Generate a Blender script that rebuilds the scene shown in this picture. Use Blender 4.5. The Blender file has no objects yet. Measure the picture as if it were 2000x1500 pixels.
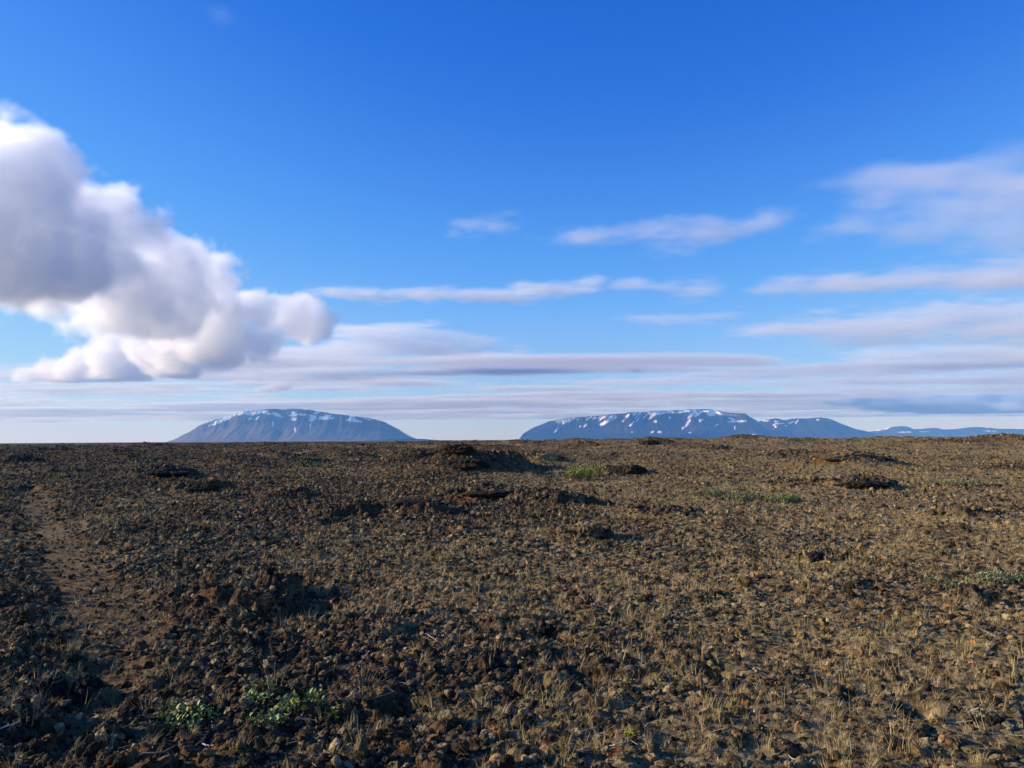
import bpy, bmesh, math, random
import numpy as np
from mathutils import Vector, Matrix, Euler
S = bpy.context.scene
C = S.collection
EYE = 1.62
PITCH = math.radians(4.0)
ROLL = math.radians(-0.36)
FPX = 1560.0
# ---------------------------------------------------------------- camera
cam_d = bpy.data.cameras.new('camera'); cam = bpy.data.objects.new('camera', cam_d); C.objects.link(cam)
cam.rotation_mode = 'XYZ'
cam.matrix_world = Matrix.Translation((0, 0, EYE)) @ Matrix.Rotation(math.pi/2 + PITCH, 4, 'X') @ Matrix.Rotation(ROLL, 4, 'Z')
cam_d.sensor_width = 36; cam_d.lens = FPX / 2000 * 36; cam_d.clip_start = 0.05; cam_d.clip_end = 400000
S.camera = cam
# ---------------------------------------------------------------- sky and sun
EXPO = 0.5
SKY_CURVES = (((.0757, .013), (.101, .042), (.1446, .095), (.265, .27), (.56, .51), (1, .85)),
              ((.144, .142), (.19, .222), (.26, .345), (.416, .53), (.55, .64), (1, .9)),
              ((.27, .68), (.337, .80), (.417, .92), (.5, .97), (1, 1)))
SUN_EL, SUN_AZ = math.radians(18), math.radians(-87)
w = bpy.data.worlds.new('World'); S.world = w; w.use_nodes = True
nt = w.node_tree; nt.nodes.clear()
sky = nt.nodes.new('ShaderNodeTexSky'); sky.sky_type = 'NISHITA'; sky.sun_disc = False
sky.sun_elevation = SUN_EL; sky.sun_rotation = SUN_AZ; sky.air_density = 1.0; sky.dust_density = 0.0; sky.ozone_density = 3.0; sky.altitude = 400
down = nt.nodes.new('ShaderNodeVectorMath'); down.operation = 'SCALE'; down.inputs['Scale'].default_value = 0.1
grade = nt.nodes.new('ShaderNodeRGBCurve')
for ci, pts in enumerate(SKY_CURVES):
    cu = grade.mapping.curves[ci]; cu.points[0].location = (0, 0); cu.points[1].location = pts[-1]
    for p in pts[:-1]: cu.points.new(*p)
grade.mapping.extend = 'HORIZONTAL'; grade.mapping.update()
up = nt.nodes.new('ShaderNodeVectorMath'); up.operation = 'SCALE'; up.inputs['Scale'].default_value = 10.0 / 2 ** EXPO
bg = nt.nodes.new('ShaderNodeBackground'); bg.inputs[1].default_value = 0.1
out = nt.nodes.new('ShaderNodeOutputWorld')
for x, y in ((sky.outputs[0], down.inputs[0]), (down.outputs[0], grade.inputs['Color']), (grade.outputs[0], up.inputs[0]), (up.outputs[0], bg.inputs[0]), (bg.outputs[0], out.inputs[0])): nt.links.new(x, y)
sd = bpy.data.lights.new('sun', 'SUN'); sd.energy = 5.0; sd.angle = math.radians(0.5); sd.color = (1.0, 0.90, 0.77)
sun = bpy.data.objects.new('sun', sd); C.objects.link(sun)
sun_dir = Vector((math.sin(SUN_AZ)*math.cos(SUN_EL), math.cos(SUN_AZ)*math.cos(SUN_EL), math.sin(SUN_EL)))
sun.rotation_euler = sun_dir.to_track_quat('Z', 'Y').to_euler()
S.view_settings.view_transform = 'Standard'; S.view_settings.look = 'None'; S.view_settings.exposure = EXPO; S.view_settings.gamma = 1
S.cycles.volume_bounces = 14
S.cycles.max_bounces = 14

R3 = np.array(cam.matrix_world.to_3x3())
def ray(px, py):
    v = np.array([(px - 1000) / FPX, (750 - py) / FPX, -1.0]); v = R3 @ v; return v / np.linalg.norm(v)
def at_dist(px, py, d):
    v = ray(px, py); return v * (d / math.hypot(v[0], v[1])) + np.array([0, 0, EYE])

# ---------------------------------------------------------------- clouds
def cloud_mat(name, dens, col=(1, 1, 1), aniso=0.2):
    m = bpy.data.materials.new(name); m.use_nodes = True; n = m.node_tree; n.nodes.clear()
    o = n.nodes.new('ShaderNodeOutputMaterial'); p = n.nodes.new('ShaderNodeVolumePrincipled')
    p.inputs['Color'].default_value = (*col, 1); p.inputs['Density'].default_value = dens; p.inputs['Anisotropy'].default_value = aniso
    p.inputs['Density Attribute'].default_value = 'density'
    n.links.new(p.outputs[0], o.inputs['Volume']); return m

def cloud(name, lo, hi, res, blobs, fn, mat):
    """A real volume of air filled with vapour: blobs (centre, radii) broken up by noise."""
    g = bpy.data.node_groups.new(name, 'GeometryNodeTree')
    g.interface.new_socket('Geometry', in_out='INPUT', socket_type='NodeSocketGeometry')
    g.interface.new_socket('Geometry', in_out='OUTPUT', socket_type='NodeSocketGeometry')
    N, L = g.nodes, g.links
    gi = N.new('NodeGroupInput'); go = N.new('NodeGroupOutput')
    def vm(op, a, b=None):
        x = N.new('ShaderNodeVectorMath'); x.operation = op
        for i, s in enumerate((a, b)):
            if s is None: continue
            if isinstance(s, tuple): x.inputs[i].default_value = s
            else: L.new(s, x.inputs[i])
        return x.outputs['Value'] if op == 'LENGTH' else x.outputs[0]
    def ma(op, a, b=None, c=None):
        x = N.new('ShaderNodeMath'); x.operation = op
        for i, s in enumerate((a, b, c)):
            if s is None: continue
            if isinstance(s, (int, float)): x.inputs[i].default_value = s
            else: L.new(s, x.inputs[i])
        return x.outputs[0]
    def noise(vec, size, detail, rough=0.5, off=0.0):
        v = vm('DIVIDE', vec, tuple(size)); v = vm('ADD', v, (off, off*1.7, off*.3))
        t = N.new('ShaderNodeTexNoise'); t.inputs['Scale'].default_value = 1; t.inputs['Detail'].default_value = detail; t.inputs['Roughness'].default_value = rough
        L.new(v, t.inputs['Vector']); return t.outputs[0]
    pos = N.new('GeometryNodeInputPosition').outputs[0]
    acc = None
    for c, r in blobs:  # soft union of ellipsoids
        d = vm('LENGTH', vm('DIVIDE', vm('SUBTRACT', pos, tuple(c)), tuple(r)))
        s = ma('SUBTRACT', 1.0, d)
        acc = s if acc is None else ma('SMOOTH_MAX', acc, s, 0.12)
    dens = fn(pos, acc, ma, vm, noise)
    vc = N.new('GeometryNodeVolumeCube'); L.new(dens, vc.inputs['Density'])
    vc.inputs['Min'].default_value = lo; vc.inputs['Max'].default_value = hi
    for k, v in zip(('Resolution X', 'Resolution Y', 'Resolution Z'), res): vc.inputs[k].default_value = v
    sm = N.new('GeometryNodeSetMaterial'); sm.inputs['Material'].default_value = mat
    L.new(vc.outputs[0], sm.inputs['Geometry']); L.new(sm.outputs[0], go.inputs[0])
    me = bpy.data.meshes.new(name); me.from_pydata([(0, 0, 0)], [], []); me.materials.append(mat)
    o = bpy.data.objects.new(name, me); C.objects.link(o)
    mod = o.modifiers.new('vapour', 'NODES'); mod.node_group = g
    o['kind'] = 'structure'
    return o


def cloud_bank(name, spec, vox, noises, lift, gain, dens, flat=1.0, deep=1.0, D=None, aniso=0.2, pad=250.0, col=(.95, .95, .97)):
    """spec rows: px, py, half width px, half height px, distance km."""
    cb = []
    for px, py, hw, hh, d in spec:
        k = d * 1000 / FPX
        cb.append((at_dist(px, py, d * 1000), (hw * k, (D or hw * k * deep), hh * k * flat)))
    p = np.array([c for c, r in cb]); r_ = np.array([r for c, r in cb])
    lo = (p - r_ * 1.15).min(0) - pad; hi = (p + r_ * 1.15).max(0) + pad
    lo[2] = max(lo[2], HAZE_TOP + 5)
    res = [max(8, int((h - l) / v)) for l, h, v in zip(lo, hi, vox)]
    def fn(pos, acc, ma, vm, noise):
        s = acc
        for k, (size, amp, detail) in enumerate(noises):
            s = ma('ADD', s, ma('MULTIPLY', ma('SUBTRACT', noise(pos, size, detail, 0.58, 3.1 + 5 * k + len(spec)), 0.5), amp))
        s = ma('MAXIMUM', ma('MULTIPLY', ma('ADD', s, lift), gain), 0.0); return ma('MINIMUM', s, 1.0)
    return cloud(name, tuple(lo), tuple(hi), res, cb, fn, cloud_mat(name + '_vapour', dens, col, aniso))

HAZE_TOP = 1000.0
cm = [(-60,390,112,5.2),(12,325,64,5.2),(65,345,66,5.3),(-20,440,125,5.4),(80,470,110,5.6),(135,430,75,5.7),(215,415,48,5.9),(190,500,100,6.0),
 (290,525,62,6.2),(350,530,58,6.4),(250,560,85,6.1),(100,545,62,5.8),(-20,535,58,5.5),(330,580,70,6.3),(415,550,58,6.6),(430,590,58,6.7),(500,605,46,7.0),
 (560,615,42,7.2),(598,628,38,7.4),(220,600,42,6.1),(430,640,58,7.0),(510,650,42,7.2),(355,665,55,7.4),(300,690,50,7.8),(220,712,44,8.3),(150,725,36,8.6),(108,728,26,8.9),(260,732,34,8.3),(340,715,40,7.8),(420,690,35,7.5),(60,742,22,8.8),(130,748,24,8.8),(210,748,26,8.5)]
cloud_bank('cumulus_cloud', [(x, y, r*1.13, r*1.08, d*1.7) for x, y, r, d in cm], (38, 38, 36),
           [((1000, 1000, 850), 2.0, 5), ((300, 300, 270), 1.2, 5), ((110, 110, 100), 0.55, 3)], 0.08, 4.2, 0.0056, deep=0.9, aniso=0.5, col=(.985, .985, .99))
thin = [((2000, 1100, 170), 3.2, 7), ((520, 330, 80), 2.0, 5)]
cloud_bank('veil_cloud', [(1740,362,130,30,11.5),(1700,395,70,14,11.5),(1880,350,150,26,11.2),(1900,410,120,34,11.2),(2040,390,150,80,11.0),(1660,440,80,15,10.6),(1800,450,110,20,10.6),(1960,460,110,26,10.6)], (110,110,50),
           [((1300, 900, 260), 3.2, 7), ((380, 260, 90), 1.8, 5)], 0.05, 1.5, 0.0009, D=550)
cloud_bank('streak_cloud', [(1150,460,75,15,9.5),(1290,450,100,13,9.3),(1390,450,70,20,9.3),(1500,430,44,15,9.6),(960,445,75,13,9.6),(1320,492,60,8,9.2)], (70,90,30),
           [((800, 700, 130), 3.4, 7), ((260, 200, 50), 2.2, 5)], -0.05, 1.3, 0.0017, D=450)
cloud_bank('streak_cloud', [(690,573,90,8,13.8),(820,577,120,14,13.6),(950,576,120,15,13.5),(1080,563,90,12,13.7),(1150,553,45,9,14)], (80,100,32),
           [((1200, 800, 150), 3.0, 7), ((330, 250, 60), 2.0, 5)], 0.05, 2.0, 0.0024, D=400)
cloud_bank('streak_cloud', [(1240,556,50,15,14),(1300,562,60,12,13.8),(1360,568,60,19,13.6),(1310,624,110,9,16),(1400,618,60,8,16)], (70,90,30), [((1100, 600, 170), 2.6, 6), ((380, 140, 70), 1.5, 4)], -0.04, 1.6, 0.0016, D=400)
cloud_bank('streak_cloud', [(1530,555,60,12,14),(1640,553,80,15,14),(1780,548,120,21,13.6),(1940,535,130,28,13.2),(2100,530,150,34,13)], (90,110,36),
           thin, 0.05, 1.8, 0.0014, D=520)
cloud_bank('streak_cloud', [(1560,642,110,13,18),(1700,640,140,28,18),(1880,630,160,38,17.8),(2060,630,160,44,17.8),(1900,690,170,16,22),(1750,695,90,10,22),(2080,690,150,22,22)], (120,140,42),
           thin, 0.05, 1.8, 0.0012, D=850)
cloud_bank('streak_cloud', [(740,655,130,26,20),(850,675,130,24,20),(680,690,140,22,21),(930,700,120,16,22),(560,700,140,26,22)], (120,140,42),
           thin, 0.08, 1.8, 0.0011, D=950)
cloud_bank('wisp_cloud', [(430,33,32,17,6.5)], (20,20,20), [((350, 350, 160), 1.6, 4)], -0.1, 1.0, 0.0006, D=200, pad=60)
cloud_bank('puff_cloud', [(540,756,28,9,24),(515,760,20,6,24)], (40,60,24), [((500, 500, 250), 1.2, 4)], 0.1, 3.0, 0.003, D=300, pad=80)
cloud_bank('puff_cloud', [(1070,813,22,5,38),(1130,811,30,6,38),(1155,815,30,4,38)], (60,120,30), [((700, 700, 300), 1.2, 4)], 0.1, 3.0, 0.002, D=400, pad=80)
cloud_bank('puff_cloud', [(1650,781,26,10,38),(1730,784,60,15,38),(1810,787,75,19,38),(1910,790,95,23,38),(2030,790,95,26,38)], (80,120,36), [((1300, 900, 260), 1.4, 5)], 0.1, 3.0, 0.0035, D=1700, pad=80, col=(.74, .84, .97))
# the wide sheet of broken stratocumulus that runs back to the horizon
def deck_fn(pos, acc, ma, vm, noise):
    z = vm('MULTIPLY', pos, (0, 0, 1)); h = vm('LENGTH', z)
    env = ma('SUBTRACT', 1.0, ma('ABSOLUTE', ma('DIVIDE', ma('SUBTRACT', h, 1720.0), 110.0)))
    n = noise(pos, (5200, 2000, 900), 8, 0.70, 2.3)
    n = ma('ADD', n, ma('MULTIPLY', ma('SUBTRACT', noise(pos, (15000, 7000, 3000), 3, 0.5, 8.8), 0.47), 0.55))
    s = ma('ADD', ma('MULTIPLY', ma('SUBTRACT', n, 0.475), 8.0), ma('MULTIPLY', ma('SUBTRACT', env, 0.5), 0.6))
    return ma('MULTIPLY', ma('MINIMUM', ma('MAXIMUM', s, 0.0), 1.0), ma('MAXIMUM', env, 0.0))
cloud('cloud_deck', (-43000, 16500, 1605), (43000, 64000, 1835), (860, 330, 10), [], deck_fn, cloud_mat('deck_vapour', 0.0036, (.88, .91, .96)))

# ================================================================ numpy helpers
def hsh(ix, iy, s):
    h = (ix.astype(np.int64) * 374761393 + iy.astype(np.int64) * 668265263 + s * 1442695041) & 0xFFFFFFFF
    h = ((h ^ (h >> 13)) * 1274126177) & 0xFFFFFFFF
    h = ((h ^ (h >> 16)) * 2246822519) & 0xFFFFFFFF
    return ((h ^ (h >> 15)) & 0xFFFFFF) / float(0xFFFFFF)
def vn(x, y, s=0):
    """smooth value noise, -1..1"""
    ix, iy = np.floor(x), np.floor(y); fx, fy = x - ix, y - iy
    fx = fx * fx * fx * (fx * (fx * 6 - 15) + 10); fy = fy * fy * fy * (fy * (fy * 6 - 15) + 10)
    a, b, c, d = hsh(ix, iy, s), hsh(ix + 1, iy, s), hsh(ix, iy + 1, s), hsh(ix + 1, iy + 1, s)
    return ((a + (b - a) * fx) * (1 - fy) + (c + (d - c) * fx) * fy) * 2 - 1
def fbm(x, y, s=0, o=4, g=0.5):
    t = 0; a = 1; n = 0
    for k in range(o):
        cs, sn = math.cos(.6 * k + .3), math.sin(.6 * k + .3)
        t = t + a * vn((x * cs - y * sn) * 2.03 ** k + 17.3 * k, (x * sn + y * cs) * 2.03 ** k - 9.1 * k, s + k * 31); n += a; a *= g
    return t / n
def worley(x, y, s=0):
    """F1 distance and a random number for the nearest cell"""
    ix, iy = np.floor(x), np.floor(y); best = np.full(x.shape, 9.0); cid = np.zeros(x.shape)
    for dx in (-1, 0, 1):
        for dy in (-1, 0, 1):
            jx, jy = ix + dx, iy + dy
            d = (jx + hsh(jx, jy, s) - x) ** 2 + (jy + hsh(jx, jy, s + 7) - y) ** 2
            m = d < best; best = np.where(m, d, best); cid = np.where(m, hsh(jx, jy, s + 13), cid)
    return np.sqrt(best), cid
def sstep(a, b, x):
    t = np.clip((x - a) / (b - a), 0, 1); return t * t * (3 - 2 * t)
def grid_mesh(name, V, nu, nv, mat, attrs=None, smooth=True, wrap=False):
    """V is (nv, nu, 3); one quad per cell"""
    me = bpy.data.meshes.new(name); me.vertices.add(nu * nv); me.vertices.foreach_set('co', V.reshape(-1).astype(np.float32))
    j, i = np.meshgrid(np.arange(nv - 1), np.arange(nu if wrap else nu - 1), indexing='ij'); i2 = (i + 1) % nu
    q = np.stack([j * nu + i, j * nu + i2, (j + 1) * nu + i2, (j + 1) * nu + i], -1).reshape(-1, 4)
    n = len(q); me.loops.add(n * 4); me.polygons.add(n)
    me.loops.foreach_set('vertex_index', q.reshape(-1).astype(np.int32)); me.polygons.foreach_set('loop_start', np.arange(0, n * 4, 4, dtype=np.int32))
    me.polygons.foreach_set('use_smooth', np.full(n, smooth)); me.update(calc_edges=True)
    for k, v in (attrs or {}).items():
        a = me.attributes.new(k, 'FLOAT', 'POINT'); a.data.foreach_set('value', np.ascontiguousarray(v.reshape(-1).astype(np.float32)))
    me.materials.append(mat); o = bpy.data.objects.new(name, me); C.objects.link(o); return o

# ---------------------------------------------------------------- material helper
class Mat:
    def __init__(s, name, rough=0.95, spec=0.15):
        s.m = bpy.data.materials.new(name); s.m.use_nodes = True; s.N = s.m.node_tree.nodes; s.L = s.m.node_tree.links
        s.b = s.N['Principled BSDF']; s.b.inputs['Roughness'].default_value = rough; s.b.inputs['Specular IOR Level'].default_value = spec
    def put(s, inp, v):
        if isinstance(v, bpy.types.NodeSocket): s.L.new(v, inp)
        elif isinstance(v, tuple) and len(v) == 3 and inp.type == 'RGBA': inp.default_value = (*v, 1)
        else: inp.default_value = v
    def coord(s): return s.N.new('ShaderNodeNewGeometry').outputs['Position']
    def obj(s): return s.N.new('ShaderNodeTexCoord').outputs['Object']
    def rnd(s): return s.N.new('ShaderNodeObjectInfo').outputs['Random']
    def attr(s, n, geom=True):
        a = s.N.new('ShaderNodeAttribute'); a.attribute_name = n; a.attribute_type = 'GEOMETRY' if geom else 'INSTANCER'; return a.outputs['Fac']
    def noise(s, v, sc, det=4, ro=0.55, dist=0):
        t = s.N.new('ShaderNodeTexNoise'); s.L.new(v, t.inputs['Vector']); t.inputs['Scale'].default_value = sc; t.inputs['Detail'].default_value = det
        t.inputs['Roughness'].default_value = ro; t.inputs['Distortion'].default_value = dist; return t.outputs[0]
    def ramp(s, f, stops):
        r = s.N.new('ShaderNodeValToRGB'); s.L.new(f, r.inputs[0]); e = r.color_ramp.elements
        while len(e) > len(stops): e.remove(e[-1])
        while len(e) < len(stops): e.new(0.5)
        for k, (p, c) in zip(e, stops): k.position = p; k.color = (*c, 1) if isinstance(c, tuple) else (c, c, c, 1)
        return r.outputs[0]
    def mix(s, f, a, b, mode='MIX'):
        x = s.N.new('ShaderNodeMix'); x.data_type = 'RGBA'; x.blend_type = mode; s.put(x.inputs[0], f); s.put(x.inputs[6], a); s.put(x.inputs[7], b); return x.outputs[2]
    def math(s, op, a, b=0.0, c=0.0):
        x = s.N.new('ShaderNodeMath'); x.operation = op; s.put(x.inputs[0], a); s.put(x.inputs[1], b); s.put(x.inputs[2], c); return x.outputs[0]
    def bump(s, h, dist, st=1.0):
        b = s.N.new('ShaderNodeBump'); s.L.new(h, b.inputs['Height']); b.inputs['Distance'].default_value = dist; b.inputs['Strength'].default_value = st; s.L.new(b.outputs[0], s.b.inputs['Normal'])
    def col(s, c): s.put(s.b.inputs['Base Color'], c); return s.m

# ================================================================ mountains
def mountain_mat(name, rock, tan):
    k = Mat(name); p = k.coord()
    base = k.mix(k.ramp(k.noise(p, 0.0012, 6, 0.6), [(0.4, 0.0), (0.65, 1.0)]), rock, tan)
    base = k.mix(k.ramp(k.noise(p, 0.006, 5, 0.65), [(0.4, 0.0), (0.75, 0.5)]), base, (0.03, 0.027, 0.025))
    k.put(k.b.inputs['Base Color'], k.mix(k.attr('snow'), base, (0.9, 0.91, 0.93))); return k.m
def mountain(name, line, dist, mat, snow_fn, label, cell=11.0, ridge=1.0, foot=1500.0, seed=1, depth=3200.0):
    """Table mountain: its crest height along the line, a gullied scree front, a back that falls away."""
    rs = [ray(x, y) for x, y in line]; Y0 = dist * np.mean([math.cos(math.atan2(v[0], v[1])) for v in rs]); P = np.array([v * (Y0 / v[1]) + np.array([0, 0, EYE]) for v in rs]); X = P[:, 0]; Z = P[:, 2]
    foot = max(foot, Z.max() * 2.35 + 400)
    xs = np.arange(X[0] - 60, X[-1] + 60, cell); ys = np.concatenate([np.arange(-foot, 0, cell * 1.3), np.linspace(0, depth, 60)])
    U, W = np.meshgrid(xs, ys)
    crest = np.interp(U, X, Z, left=-20, right=-20)
    crest = crest + 9 * ridge * fbm(U / 160, U * 0 + 3, seed, 4)
    run = np.maximum(crest, 1) * 2.05 + 60
    ww = W + ridge * (run * 0.12 * fbm(U / 420 + W / 2400, W / 1500, seed + 4, 3) + run * 0.05 * np.abs(fbm(U / 150, W / 900, seed + 9, 3)))
    t = np.clip(1 + ww / run, 0, 1)
    prof = 0.78 * t ** 1.55 + 0.22 * sstep(0.78, 0.97, t)
    back = np.where(W > 0, 1 - 0.9 * (np.maximum(W, 0) / depth) ** 1.5, 1.0)
    top = crest * back - np.maximum(W, 0) * 0.012
    H = np.where(W < 0, crest * prof, top) + ridge * 7 * fbm(U / 70, W / 60, seed + 20, 4) * np.minimum(1, crest / 150)
    H = np.where(t <= 0, -15, H)
    Yw = Y0 + W + 0.0 * U
    V = np.stack([U, Yw, H], -1)
    M = (V.reshape(-1, 3) - np.array([0, 0, EYE])) @ R3; px = 1000 - M[:, 0] / M[:, 2] * FPX; py = 750 + M[:, 1] / M[:, 2] * FPX
    px = px.reshape(U.shape); py = py.reshape(U.shape)
    sky_y = np.interp(px, [a for a, b in line], [b for a, b in line])
    snow = snow_fn(px, py, sky_y, U, H, W)
    snow = np.where(W > 260, sstep(0.05, 0.2, fbm(U / 500, W / 300, seed + 50, 4)) , snow) if cell < 30 else snow
    snow = snow * (H > 60)
    o = grid_mesh(name, V, len(xs), len(ys), mat, {'snow': snow})
    o['label'] = label; o['category'] = 'mountain'; return o
def patches(px, py, lst, U, H, k=0.35, fine=30.0):
    wob = k * fbm(U / fine / 2, H / fine, 77, 4); s = np.zeros(px.shape)
    for x, y, a, b, ang in lst:
        a, b = a * 1.12, b * 1.25
        c, sn = math.cos(math.radians(ang)), math.sin(math.radians(ang)); dx, dy = px - x, py - y
        e = np.sqrt(((dx * c - dy * sn) / a) ** 2 + ((dx * sn + dy * c) / b) ** 2) + wob * 1.6
        s = np.maximum(s, sstep(1.15, 0.9, e))
    return s
left_line = [(290,872),(315,866),(340,858),(365,846),(390,832),(412,823),(440,814),(470,806),(500,802),(535,799),(560,798),(590,799),(620,803),(650,808),(690,813),(720,816),(745,822),(770,835),(790,849),(802,857),(815,866)]
left_snow = [(435,820,22,2.6,24),(446,813,7,1.8,20),(470,808,6,2,18),(499,806,19,3.0,5),(488,818,4,1.2,35),(502,817,5,1.2,35),(525,808,4,1.5,0),(541,810,9,3,-20),(573,811,7,1.2,0),(573,819,5,2.6,0),(590,810,9,1.6,-5),
  (553,798,9,1.2,0),(611,817,7,3.4,30),(609,811,5,1,0),(619,806,5,2,20),(635,816,14,2.8,0),(642,813,5,2.6,0),(690,821,14,2.6,-10),(689,815,5,2,-30),(607,829,1.5,6,-15),(576,839,1.2,4,0),(720,819,9,1,-10),(573,807,4,2,0),(533,828,1.2,5,0)]
mm1 = mountain_mat('mountain_scree_brown', (0.07, 0.048, 0.042), (0.14, 0.085, 0.066))
mountain('mountain', left_line, 18000, mm1, lambda px, py, sy, U, H, W: patches(px, py, left_snow, U, H),
         'flat-topped blue table mountain with scattered snow patches standing alone left of centre', seed=3)
right_line = [(996,866),(1012,860),(1022,847),(1040,836),(1072,823),(1100,818),(1130,815),(1180,811),(1230,806),(1290,803),(1330,801),(1372,799),(1385,799),(1402,802),(1420,806),(1455,808),(1466,815),(1478,822),(1500,840),(1520,862)]
def right_snow(px, py, sy, U, H, W):
    d = py - sy
    sl = fbm((px + d * 1.1) / 3.1, d / 14.0, 5, 3) + 0.30 * vn(px / 22, d * 0 + 2, 8)
    rim = sstep(0.02, 0.14, sl - np.abs(d - 4.5) * 0.055 + 0.12) * sstep(1065, 1110, px) * (1 - sstep(1285, 1300, px)) * (d > 1.0) * (d < 16)
    cap = sstep(0.0, 0.1, fbm(px / 14, d / 2.2, 15, 3) - np.abs(d - 3.6) * 0.14 + 0.28) * sstep(1250, 1290, px) * (1 - sstep(1400, 1450, px)) * (d > 0.8)
    lst = [(1352,810,9,2.6,40),(1344,826,9,2.0,55),(1363,809,8,2.2,35),(1334,836,4,1.3,60),(1391,809,8,2.6,0),(1438,823,17,1.3,3),(1430,818,6,1.6,-20),(1369,821,4,2,20),(1180,826,10,2.4,30),(1143,831,4,1.2,50),(1085,842,4,1.2,50),
      (1234,828,7,1.6,45),(1245,820,5,1.2,60),(1280,823,3,1.6,0),(1217,822,4,1.4,45),(1133,833,2,1,40),(1289,844,4,1.8,0),(1274,844,3,1.6,30),(1347,845,3,.8,0),(1234,844,2,1,0),(1400,830,4,1,30),(1473,849,3,1,0),(1308,816,1.6,1.4,0),(1435,835,1,3,0)]
    return np.maximum(np.maximum(rim, cap), patches(px, py, lst, U, H, 0.3))
mm2 = mountain_mat('mountain_scree_dark', (0.012, 0.011, 0.011), (0.05, 0.032, 0.028))
mountain('mountain', right_line, 22000, mm2, right_snow, 'long dark blue mountain with a snow-streaked rim and steep left end, right of centre', seed=8)
mid_line = [(1440,862),(1462,845),(1478,826),(1490,821),(1503,819),(1515,817),(1525,819),(1534,821),(1545,818),(1560,817),(1575,817),(1598,816),(1617,817),(1630,822),(1650,830),(1672,838),(1695,843),(1720,852),(1740,866)]
mid_snow = [(1522,827,8,1.2,0),(1557,823,5,1.2,50),(1546,825,5,1,20),(1597,820,3,1,0),(1517,823,4,.9,0),(1515,834,2,1.2,0),(1536,832,3,.8,-30),(1512,830,3,1,0),(1495,822,6,.9,0)]
mountain('mountain', mid_line, 24500, mm2, lambda px, py, sy, U, H, W: patches(px, py, mid_snow, U, H, 0.3),
         'lower blue mountain with a rounded flat top joined to the right end of the snowy one', seed=13)
far_line = [(1560,868),(1640,850),(1700,843),(1725,841),(1738,838),(1748,833),(1760,832),(1772,833),(1785,838),(1808,838),(1818,836),(1832,836),(1840,839),(1870,838),(1900,834),(1916,834),(1950,837),(2000,838),(2060,836),(2120,841),(2200,846),(2300,868)]
far_snow = [(1768,844,13,.8,0),(1803,843,9,1,0),(1935,842,14,.6,0)]
mountain('mountain', far_line, 31000, mm2, lambda px, py, sy, U, H, W: patches(px, py, far_snow, U, H, 0.2),
         'low distant blue range with a small pointed summit, farthest right', seed=21, cell=18, foot=2200)
low_line = [(560,868),(650,864),(720,860),(770,857),(800,856.5),(830,857.5),(860,860),(880,862),(930,862),(950,864),(1000,869)]
lowm = mountain('hill', low_line, 12500, mountain_mat('plain_brown', (0.11, 0.08, 0.06), (0.17, 0.13, 0.1)), lambda px, py, sy, U, H, W: px * 0, 'low brown rise', ridge=0.3, foot=900, seed=31, cell=16, depth=1500)
del lowm['label']; del lowm['category']; lowm['kind'] = 'structure'

# ---------------------------------------------------------------- haze
def box_mesh(name, lo, hi, mat):
    me = bpy.data.meshes.new(name); v = [(x, y, z) for x in (lo[0], hi[0]) for y in (lo[1], hi[1]) for z in (lo[2], hi[2])]
    me.from_pydata(v, [], [(0,1,3,2),(4,6,7,5),(0,4,5,1),(2,3,7,6),(0,2,6,4),(1,5,7,3)]); me.materials.append(mat)
    o = bpy.data.objects.new(name, me); C.objects.link(o); return o
hm = bpy.data.materials.new('haze'); hm.use_nodes = True; hm.node_tree.nodes.clear()
ho = hm.node_tree.nodes.new('ShaderNodeOutputMaterial'); hp = hm.node_tree.nodes.new('ShaderNodeVolumePrincipled')
hp.inputs['Color'].default_value = (0.17, 0.46, 1.0, 1); hp.inputs['Absorption Color'].default_value = (1, 1, 1, 1); hp.inputs['Density'].default_value = 3.9e-5; hp.inputs['Anisotropy'].default_value = 0.0
hm.node_tree.links.new(hp.outputs[0], ho.inputs['Volume'])
haze = box_mesh('haze', (-62000, -9000, -40), (62000, 40000, HAZE_TOP), hm); haze['kind'] = 'stuff'

# ================================================================ ground
HZ = 859.5
def ground_pt(px, py):
    """where the flat plain at z = 0 lies under a pixel of the 2000 x 1500 photograph"""
    v = ray(px, py); t = EYE / max(1e-3, -v[2]); return v[0] * t, v[1] * t
def dist_of(py): return EYE / math.tan(math.atan((py - HZ) / FPX))
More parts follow.
